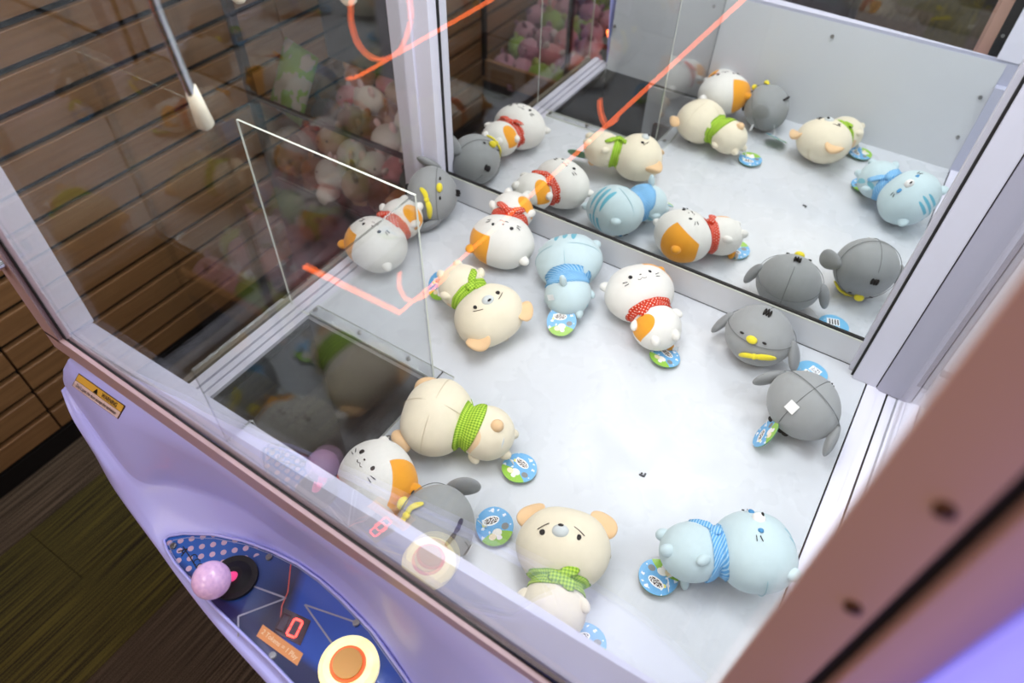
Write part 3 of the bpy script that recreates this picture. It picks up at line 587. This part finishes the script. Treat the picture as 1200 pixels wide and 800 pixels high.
def make_toy(kind, name, H, up, face, label, back=.020, knot=True, tails=((-1, .5), (1, .4)), squash=1.0):
    T = Toy(); T.root = thing(name, label, 'plush toy', (H[0], H[1], 0), 'plush toys on the white bed'); top = []
    hm, bmt = {'calico': (M_cal, M_calb), 'bear': (M_cream, M_creamb), 'blue': (M_blue, M_blueb)}[kind]; base = {'calico': M_offw, 'bear': M_cream, 'blue': M_blues}[kind]
    def add(nm, mat, fn, lab=None, par=None):
        bm = bmesh.new(); fn(bm); o = new(nm, bm, mat, par or T.root, smooth=True, label=lab)
        if par is None: top.append(o)
        return o
    def headf(bm):
        vs = ball(bm, (0, 0, 0), HR, u=40, v=26)
        for v in vs: 
            v.co += v.co.normalized()*.0015*math.sin(v.co.x*70+1)*math.cos(v.co.z*60)
    head = add('head', hm, headf)
    add('body', bmt, lambda bm: ball(bm, (0, 0, BZ), BR, u=32, v=20))
    for sx in (-1, 1): add('arm', base, lambda bm: ball(bm, (sx*.043, -.016, -.082), (.008, .008, .012), Matrix.Rotation(sx*-.6, 3, 'Y')))
    for sx in (-1, 1): add('foot', base, lambda bm: ball(bm, (sx*.020, -.016, -.128), (.009, .010, .012)))
    if kind == 'calico':
        for sx, m_, lb_ in ((-1, M_offw, None), (1, M_orange, 'orange ear')): add('ear', m_, lambda bm: ball(bm, (sx*.056, 0, .036), (.011, .009, .015), Matrix.Rotation(sx*.95, 3, 'Y')), lb_)
        for sx in (-1, 1):
            bm = bmesh.new(); ball(bm, (sx*.0195, head_y(.0195, .004, -.0002), .004), (.0043, .0018, .0045), u=14, v=8); new('eye', bm, M_ink, head, smooth=True)
            stitch(head, [(sx*.029, -.004), (sx*.037, -.001)], .0006, M_ink, 'whisker'); stitch(head, [(sx*.028, -.009), (sx*.036, -.009)], .0006, M_ink, 'whisker')
        bm = bmesh.new(); ball(bm, (0, head_y(0, .001, -.0002), .001), (.0034, .0018, .0024), u=12, v=8); new('nose', bm, M_inkbr, head, smooth=True)
        stitch(head, [(-.009, -.0075), (-.006, -.0095), (-.003, -.009), (0, -.0065), (.003, -.009), (.006, -.0095), (.009, -.0075)], .0006, M_inkbr, 'mouth')
        add('tail', M_orange, lambda bm: ball(bm, (.018, .034, -.118), (.008, .014, .008)), 'orange tail')
    elif kind == 'bear':
        for sx in (-1, 1):
            def earf(bm, sx=sx):
                vs = ball(bm, (sx*.055, -.004, .041), (.024, .009, .017), Matrix.Rotation(sx*.75, 3, 'Y'))
                for v in vs: v.co.y -= .010*((v.co.x-sx*.058)/.02)**2
            add('ear', M_peach, earf, 'floppy peach ear')
            bm = bmesh.new(); ball(bm, (sx*.026, head_y(.026, -.001, -.0002), -.001), (.0043, .0018, .0045), u=14, v=8); new('eye', bm, M_ink, head, smooth=True)
            stitch(head, [(sx*.018, .013), (sx*.024, .010), (sx*.030, .006), (sx*.034, .003)], .0006, M_inkbr, 'brow')
        bm = bmesh.new(); ball(bm, (0, head_y(0, .003, -.001), .003), (.0125, .008, .0100), u=20, v=12); mz = new('muzzle', bm, M_muz, head, smooth=True)
        bm = bmesh.new(); ball(bm, (0, head_y(0, .003, .0065), .009), (.0042, .0025, .002), u=12, v=8); new('nose', bm, M_ink, mz, smooth=True)
        add('tail', M_peach, lambda bm: ball(bm, (0, .038, -.108), (.011, .010, .011)), 'peach tail')
    else:
        for sx in (-1, 1):
            add('ear', base, lambda bm: ball(bm, (sx*.054, 0, .038), (.012, .009, .014), Matrix.Rotation(sx*.9, 3, 'Y')))
            bm = bmesh.new(); ball(bm, (sx*.024, head_y(.024, .0, -.0002), .0), (.0072, .0018, .0042), u=14, v=8); new('eye', bm, M_blueeye, head, smooth=True, label='blue oval eye')
            stitch(head, [(sx*.034, -.003), (sx*.042, -.001)], .0006, M_ink, 'whisker'); stitch(head, [(sx*.033, -.008), (sx*.041, -.009)], .0006, M_ink, 'whisker')
        bm = bmesh.new(); ball(bm, (0, head_y(0, .004, -.001), .004), (.0115, .009, .0095), u=20, v=12); mz = new('muzzle', bm, M_wmuz, head, smooth=True, label='white muzzle')
        bm = bmesh.new(); ball(bm, (0, head_y(0, .004, .0070), .009), (.0042, .0025, .002), u=12, v=8); new('nose', bm, M_ink, mz, smooth=True)
        add('tail', base, lambda bm: ball(bm, (0.0, .050, -.098), (.007, .016, .007)))
    sm = {'calico': M_label, 'bear': M_seamc, 'blue': M_seamb}[kind]
    for pts in ([(0, HR.y*math.cos(a)*1.0, HR.z*math.sin(a)*1.0) for a in [k*PI/20-PI/3.2 for k in range(17)]], [(HR.x*math.sin(a), HR.y*math.cos(a), .0) for a in [k*PI/16-PI/2 for k in range(17)]]) if kind != 'calico' else ():
        bm = bmesh.new(); tube(bm, [Vector(p)*1.008 for p in pts], .0005, 5); new('seam', bm, sm, head, smooth=True)
    bm = bmesh.new(); box(bm, (.020, .030, -.127), (.032, .046, -.1265)); o = new('care_tag', bm, M_label, T.root); top.append(o)
    s = scarf(T.root, kind, back, knot, tails); top.append(s)
    Mx = frame(up, face); place(top, T, H, Mx); rest(T, top); T.top = top
    return T
def make_gray(name, H, up, face, label, tails=((.018, -.004), (.042, .004)), asm=1):
    T = Toy(); T.root = thing(name, label, 'plush toy', (H[0], H[1], 0), 'plush toys on the white bed'); top = []
    E = Vector((.0645, .0615, .0575))
    def sy(x, z, off=0.): return -E.y*math.sqrt(max(0., 1-(x/E.x)**2-(z/E.z)**2))-off
    def add(nm, mat, fn, lab=None):
        bm = bmesh.new(); fn(bm); o = new(nm, bm, mat, T.root, smooth=True, label=lab); top.append(o); return o
    def bodyf(bm):
        for v in ball(bm, (0, 0, 0), E, u=44, v=28):
            k = 1-.10*(v.co.z/E.z) if v.co.z > 0 else 1+.02*(v.co.z/E.z); v.co.x *= k; v.co.y *= k
    body_ = add('body', M_gray, bodyf)
    for sx in (-1, 1):
        def wf(bm, sx=sx):
            vs = ball(bm, (0, 0, 0), (.009, .020, .031), u=20, v=14)
            for v in vs: v.co.y *= 1-.2*v.co.z/.03
            bmesh.ops.transform(bm, matrix=Matrix.Translation((sx*.072, -.002, -.008)) @ Matrix.Rotation(sx*-.42, 4, 'Y'), verts=vs)
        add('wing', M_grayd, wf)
    for sx in (-1, 1): add('foot', M_ink, lambda bm: (ball(bm, (sx*.006, -.012, -.0565), (.0075, .0028, .0055)), ball(bm, (sx*.015, -.012, -.0545), (.0075, .0028, .0055))), 'black foot')
    zb = .022
    bm = bmesh.new(); ball(bm, (0, sy(0, zb, .002), zb), (.0105, .008, .0072), u=18, v=12); new('beak', bm, M_yel, body_, smooth=True, label='yellow beak')
    for sx in (-1, 1):
        bm = bmesh.new(); ball(bm, (sx*.022, sy(.022, zb, -.0), zb+.001), (.0042, .0014, .0024), u=12, v=8); new('eye', bm, M_ink, body_, smooth=True)
    bm = bmesh.new()
    for k, dx in enumerate((-.005, 0, .005)): ball(bm, (dx, -.012, .0585+.0015*(k == 1)), (.0026, .008, .005), Matrix.Rotation(.5, 3, 'X'), u=10, v=8)
    add('tuft', M_ink, lambda b2: (b2.from_mesh((lambda m: (bm.to_mesh(m), m)[1])(bpy.data.meshes.new('t')))), 'small black tuft'); bm.free()
    # seams
    ring = [(E.x*1.004*math.cos(a)*.985, E.y*1.004*math.sin(a)*.985, .015) for a in [k*2*PI/48 for k in range(48)]]
    bm = bmesh.new(); tube(bm, ring, .0007, 5, closed=True); new('seam', bm, M_seamg, body_)
    bm = bmesh.new(); tube(bm, [(0, (E.y+.0002)*math.cos(a)*(1-.10*max(0, math.sin(a))), (E.z+.0002)*math.sin(a)) for a in [k*PI/24-PI/2.4 for k in range(22)]], .0007, 5); new('seam', bm, M_seamg, body_)
    # yellow bow
    kx, kz = .016*asm, -.006; asm = 1 if asm > 0 else -1
    bm = bmesh.new(); ball(bm, (kx, sy(kx, kz, .004), kz), (.006, .005, .006), u=12, v=8)
    for (ex, ez, r1) in ((kx-.026*asm, kz-.014, .0055), (kx+.034*asm, kz+.002, .0065)):
        p = [(kx, sy(kx, kz, .004), kz), ((kx*.5+ex*.5), sy(kx*.5+ex*.5, kz*.5+ez*.5+.004, .005), kz*.5+ez*.5+.004), (ex, sy(ex, ez, .003), ez)]
        tube(bm, catmull(p, 3), [.003, .005, r1, r1, r1, r1*.8, .0025], 10, flat=.5, up=(0, 1, 0))
    add('bow', M_yel, lambda b2: (b2.from_mesh((lambda m: (bm.to_mesh(m), m)[1])(bpy.data.meshes.new('t')))), 'yellow felt bow'); bm.free()
    bm = bmesh.new(); box(bm, (-.009, .0535, -.041), (.009, .0543, -.023)); bmesh.ops.rotate(bm, verts=bm.verts[:], cent=(0, .0535, -.03), matrix=Matrix.Rotation(-.55, 3, 'X')); o = new('care_tag', bm, M_label, T.root); top.append(o)
    place(top, T, H, frame(up, face)); rest(T, top); return T

# calico cats
make_toy('calico', 'plush_cat', (.019, .535, .056), (.02, -.99, -.10), (.08, -.05, .99), 'calico cat plush with orange patch and red scarf, left of the acrylic guard edge', tails=((-1, .6), (1, .2)))
make_toy('calico', 'plush_cat', (.236, .692, .056), (.30, -.90, -.15), (.1, -.05, .99), 'calico cat plush with its body toward the mirror, between grey bird and pale blue cat', tails=((-1, -.5), (1, -.6)))
T = make_toy('calico', 'plush_cat', (.552, .712, .056), (-.73, .64, .10), (-.05, -.15, .99), 'calico cat plush lying face up with swing tag, right of the pale blue cat', tails=((-1, -.5),)); add_tag(T, (.655, .628, .008), (0.05, .1, 1), -.3, attach=(.615, .66, .03))
make_toy('calico', 'plush_cat', (.402, .090, .056), (.35, .85, .2), (-.25, -.20, .94), 'calico cat plush with orange patch lying face up beside the prize hole', tails=((-1, -.2),))
# cream bears
T = make_toy('bear', 'plush_dog', (.338, .492, .056), (.93, -.32, -.1), (-.05, -.15, .98), 'cream floppy-eared dog plush with sad face, just behind the acrylic guard', tails=((-1, 1.0), (-1, -.9))); add_tag(T, (.192, .527, .032), (-.15, -.72, .65), .4, attach=(.24, .53, .04))
T = make_toy('bear', 'plush_dog', (.400, .243, .056), (-.95, -.25, .05), (.0, .15, -.98), 'cream dog plush face down with wide green scarf, right of the prize hole', back=.040, knot=False); add_tag(T, (.555, .262, .008), (.0, .05, 1), -.2, attach=(.53, .26, .03))
T = make_toy('bear', 'plush_dog', (.698, .155, .056), (-.36, .93, .1), (-.05, -.25, .97), 'cream floppy-eared dog plush on its back near the front glass, head to the mirror', tails=((1, -.3), (1, .5))); add_tag(T, (.787, .070, .008), (0, 0, 1), .9, attach=(.75, .09, .03))
# pale blue cats
T = make_toy('blue', 'plush_cat', (.388, .715, .056), (-.48, .87, .1), (.15, .25, -.96), 'pale blue cat plush lying face down against the mirror strip', back=.050, knot=False); add_tag(T, (.449, .583, .026), (.10, -.50, .85), .5, attach=(.43, .63, .03))
T = make_toy('blue', 'plush_cat', (.935, .300, .056), (.85, .52, .08), (-.42, .32, .84), 'pale blue cat plush with white muzzle beside the right bed rail', back=.03, tails=((-1, -.9),)); add_tag(T, (.832, .215, .010), (-.05, .05, 1), 2.9, attach=(.86, .23, .03))
# grey birds
make_gray('plush_bird', (.018, .735, .06), (.84, .54, .02), (.42, -.47, .76), 'grey bird plush lying on its side in the far left bed corner by the post', asm=1.7)
T = make_gray('plush_bird', (.793, .732, .06), (0, .18, .98), (-.08, -.98, .15), 'grey bird plush sitting upright before the mirror strip, yellow beak toward the front'); add_tag(T, (.905, .745, .008), (.0, .0, 1), -1.9, back=True, attach=(.84, .73, .02))
T = make_gray('plush_bird', (.914, .607, .06), (.40, .80, .40), (-.25, -.30, -.90), 'grey bird plush turned face down near the right rail, back seams showing'); add_tag(T, (.880, .545, .02), (-.85, -.1, .45), 1.2, attach=(.87, .58, .03))
T = make_gray('plush_bird', (.520, .078, .06), (-.80, .05, -.45), (-.35, -.2, .9), 'grey bird plush with yellow bow near the front glass, next to the calico cat', asm=-1); add_tag(T, (.583, .145, .02), (.15, -.45, .88), .9, attach=(.56, .125, .05))
# a scrap lying on the bed
bm = bmesh.new(); box(bm, (.728, .366, .0), (.736, .369, .002)); box(bm, (.735, .367, 0), (.738, .374, .003)); ball(bm, (.731, .371, .002), (.002, .0015, .0015), u=8, v=6)
o = new('debris', bm, M_dark); o['label'] = 'tiny dark scrap lying in the middle of the white bed'; o['category'] = 'debris'

# ------------------------------------------------------------------ neighbouring machine on the right
nm = thing('claw_machine', 'neighbouring claw machine with a white bed, glimpsed at right through the side glass', 'claw machine', (1.6, .4, FZ))
def nf(o): o.location = -nm.location; return o
nf(boxo('bed', (1.10, -.02, -.02), (2.1, .82, -.001), M_bed, nm)); nf(boxo('kick_strip', (1.10, .815, 0), (2.1, .83, .06), M_grayp, nm)); nf(boxo('mirror_seal', (1.10, .814, .06), (2.1, .83, .066), M_black, nm))
nf(boxo('back_mirror', (1.10, .82, .066), (2.1, .826, 1.25), M_mirror, nm)); nf(boxo('side_rail', (1.072, -.02, -.02), (1.10, .83, .003), M_white, nm)); nf(boxo('lower_cabinet', (1.085, 0, FZ), (2.1, .85, -.02), M_white, nm)); nf(boxo('roof', (1.08, -.06, 1.29), (2.1, .86, 1.6), M_white, nm)); nf(boxo('side_wall', (2.08, -.02, -.02), (2.1, .83, 1.29), M_white, nm))
# ------------------------------------------------------------------ machines and toy piles behind
def simple_toy(kind, loc, s, rz, label, group):
    t_ = thing('plush_toy', label, 'plush toy', loc, group); t_.rotation_euler = (random.uniform(-.5, .5), random.uniform(-.5, .5), rz); t_.scale = (s, s, s)
    a = bpy.data.objects.new('body', PT[kind][0]); COL.objects.link(a); a.parent = t_
    for nm_, me_ in PT[kind][1:]:
        b_ = bpy.data.objects.new(nm_, me_); COL.objects.link(b_); b_.parent = t_
    return t_
def me_of(fn, mat):
    bm = bmesh.new(); fn(bm); me = bpy.data.meshes.new('toy'); bm.to_mesh(me); bm.free(); me.materials.append(mat)
    for p in me.polygons: p.use_smooth = True
    return me
def mk_kind(rgb, earrgb):
    m1 = plush('pile_fleece', rgb); m2 = plush('pile_ear', earrgb)
    body_ = me_of(lambda bm: (ball(bm, (0, 0, 0), (.06, .055, .052), u=16, v=10), ball(bm, (0, -.005, -.065), (.04, .04, .04), u=12, v=8)), m1)
    e1 = me_of(lambda bm: ball(bm, (-.038, 0, .046), (.016, .009, .022), u=10, v=6), m2); e2 = me_of(lambda bm: ball(bm, (.038, 0, .046), (.016, .009, .022), u=10, v=6), m2)
    ey = me_of(lambda bm: (ball(bm, (-.02, -.052, .005), (.004, .003, .005), u=8, v=6), ball(bm, (.02, -.052, .005), (.004, .003, .005), u=8, v=6)), M_ink)
    return (body_, ('ear', e1), ('ear', e2), ('eyes', ey))
PT = {'white': mk_kind((226, 220, 216), (232, 200, 200)), 'pink': mk_kind((214, 150, 160), (232, 220, 220)), 'brown': mk_kind((120, 84, 60), (150, 110, 80)), 'orange': mk_kind((190, 116, 60), (226, 180, 140)), 'green': mk_kind((150, 180, 90), (190, 200, 130)), 'tan': mk_kind((176, 150, 122), (120, 90, 70)), 'mauve': mk_kind((196, 150, 168), (150, 110, 130)), 'grey': mk_kind((120, 120, 124), (90, 90, 96))}
mb = thing('prize_bin', 'dark prize machine heaped with plush toys behind the left side glass', 'prize machine', (-.55, 1.5, FZ))
def bf(o): o.location = -mb.location; return o
M_char = simple('charcoal_panel', (62, 64, 70), .5)
bf(boxo('lower_cabinet', (-.95, 1.02, FZ), (-.14, 2.0, -.42), M_char, mb)); bf(boxo('back_panel', (-.95, 1.98, -.42), (-.14, 2.0, 1.4), M_char, mb)); bf(boxo('side_panel', (-.95, 1.5, -.42), (-.94, 2.0, 1.4), M_char, mb))
for (x, y) in ((-.94, 1.03), (-.15, 1.03), (-.15, 1.97)): bf(boxo('corner_post', (x-.012, y-.012, -.42), (x+.012, y+.012, 1.4), M_black, mb))
bf(boxo('door_panel', (-.90, 1.34, -.10), (-.30, 1.36, 1.4), M_char, mb, label='charcoal panel above the heap'))
bf(pane('bin_glass', [(-.93, 1.03, -.42), (-.16, 1.03, -.42), (-.16, 1.03, -.12), (-.93, 1.03, -.12)], (0, .004, 0), mb))
bf(boxo('bin_rail', (-.95, 1.02, -.122), (-.14, 1.035, -.112), M_dark, mb))
rnd = random.Random(3)
spots = []
for i in range(8):
    for j in range(9):
        x = -.88+i*.094+rnd.uniform(-.02, .02); y = 1.09+j*.098+rnd.uniform(-.02, .02)
        z = -.37+rnd.uniform(0, .03)+.03*j; k = rnd.choice(['white', 'white', 'pink', 'brown', 'tan', 'white', 'orange', 'grey', 'brown'])
        if x > -.35: k = rnd.choice(['white', 'white', 'pink', 'tan'])
        if j > 5 and x < -.4: continue
        spots.append((x, y, z, k, i, j))
ORD = ['first', 'second', 'third', 'fourth', 'fifth', 'sixth', 'seventh', 'eighth', 'ninth']
for (x, y, z, k, i, j) in spots: simple_toy(k, (x, y, z), rnd.uniform(.85, 1.1), rnd.uniform(-1.2, 1.2), '%s plush toy, %s from left in the %s row of the dark heap behind' % (k, ORD[i], ORD[j]), 'plush toys heaped in the dark machine behind')
# printed bag
bm = bmesh.new(); N = 10
t = NT('printed_foil_bag'); vec, o = t.xyz(); t.link(t.mix(t.math('GREATER_THAN', t.noise(14, vec, 2), .52), s2l((150, 190, 96)), s2l((206, 200, 190))), t.b.inputs['Base Color']); t.b.inputs['Roughness'].default_value = .3
G = []
for i in range(N+1):
    for j in range(N+1):
        u, v = i/N, j/N; G.append(bm.verts.new(((u-.5)*.18, -.028*math.sin(PI*u)*math.sin(PI*v), (v-.5)*.22)))
for i in range(N):
    for j in range(N): bm.faces.new((G[i*(N+1)+j], G[(i+1)*(N+1)+j], G[(i+1)*(N+1)+j+1], G[i*(N+1)+j+1]))
bmesh.ops.solidify(bm, geom=bm.faces[:], thickness=.004)
o = new('prize_bag', bm, t.m, smooth=True); o.location = (-.84, 1.12, -.08); o.rotation_euler = (-.5, .05, -.2); o['label'] = 'green and white printed bag standing on the toy heap of the dark machine'; o['category'] = 'bag'
# prize bin at front left, seen only in the mirror
mc = thing('prize_bin', 'low prize bin of pink and green plush toys, seen only in the back mirror', 'prize machine', (-.5, -1.0, FZ))
def cf(o): o.location = -mc.location; return o
cf(boxo('lower_cabinet', (-.96, -1.68, FZ), (-.50, -.71, -.62), M_char, mc)); cf(boxo('bin_rail', (-.96, -.72, -.62), (-.50, -.70, -.52), M_wood, mc)); 
for (x, y) in ((-.95, -.71), (-.51, -.71)): cf(boxo('corner_post', (x-.01, y-.01, -.6), (x+.01, y+.01, .55), M_black, mc))
for i in range(4):
    for j in range(9):
        x = -.89+i*.11+rnd.uniform(-.02, .02); y = -.78-j*.1+rnd.uniform(-.02, .02)
        k = rnd.choice(['green', 'mauve', 'mauve', 'pink', 'green']); simple_toy(k, (x, y, -.56+j*.035+rnd.uniform(0, .03)), rnd.uniform(.85, 1.1), rnd.uniform(2, 4.2), '%s plush toy, %s from the slatted wall, %s row of front bin' % (k, ORD[i], ORD[j]), 'pink and green plush toys in the front bin')
# dark cabinet opposite with orange neon, seen only as reflections in the glass
op = thing('arcade_cabinet', 'dark cabinet across the aisle, seen only reflected in the front glass', 'cabinet', (.0, -1.5, FZ))
o = boxo('cabinet_body', (-.95, -1.9, FZ), (.42, -1.64, 1.0), M_dark, op); o.location = -op.location
nz = thing('neon_sign', 'orange neon line sign whose loop and strokes show reflected in the glass', 'neon sign', (0, -1.1, 0))
M_neon = simple('orange_neon', (255, 110, 50), .4, emit=7.0)
bm = bmesh.new(); tube(bm, [(-.354, .35, -.254), (-.372, 0, -.736)], .006, 8); new('neon_tube', bm, M_neon, nz, smooth=True)
for pts in ([(-.372, -.736), (-.049, -.294), (.198, .052), (.397, .333), (.528, .517), (.63, .657)], [(-.347, -.535), (-.356, -.605), (-.324, -.648), (-.246, -.586), (-.15, -.451)],
            [(-.386, .321), (-.396, .268), (-.383, .217), (-.343, .193), (-.294, .204), (-.243, .244), (-.206, .314), (-.203, .363), (-.214, .416), (-.26, .442), (-.34, .408), (-.386, .321)], [(-.439, .111), (-.39, .134), (-.166, .288), (.015, .413), (.146, .508)], [(.297, .277), (.303, .249), (.32, .225), (.342, .246)]):
    bm = bmesh.new(); tube(bm, catmull([(x, 0, z) for x, z in pts], 5), .0046, 8); new('neon_tube', bm, M_neon, nz, smooth=True)
bm = bmesh.new()
for x, z in ((-.376, -.736), (.4, .338), (-.343, .193), (-.166, .288), (-.324, -.648), (.320, .225)):
    box(bm, (x-.006, -.54, z-.006), (x+.006, -.004, z+.006))
new('bracket', bm, M_black, nz)
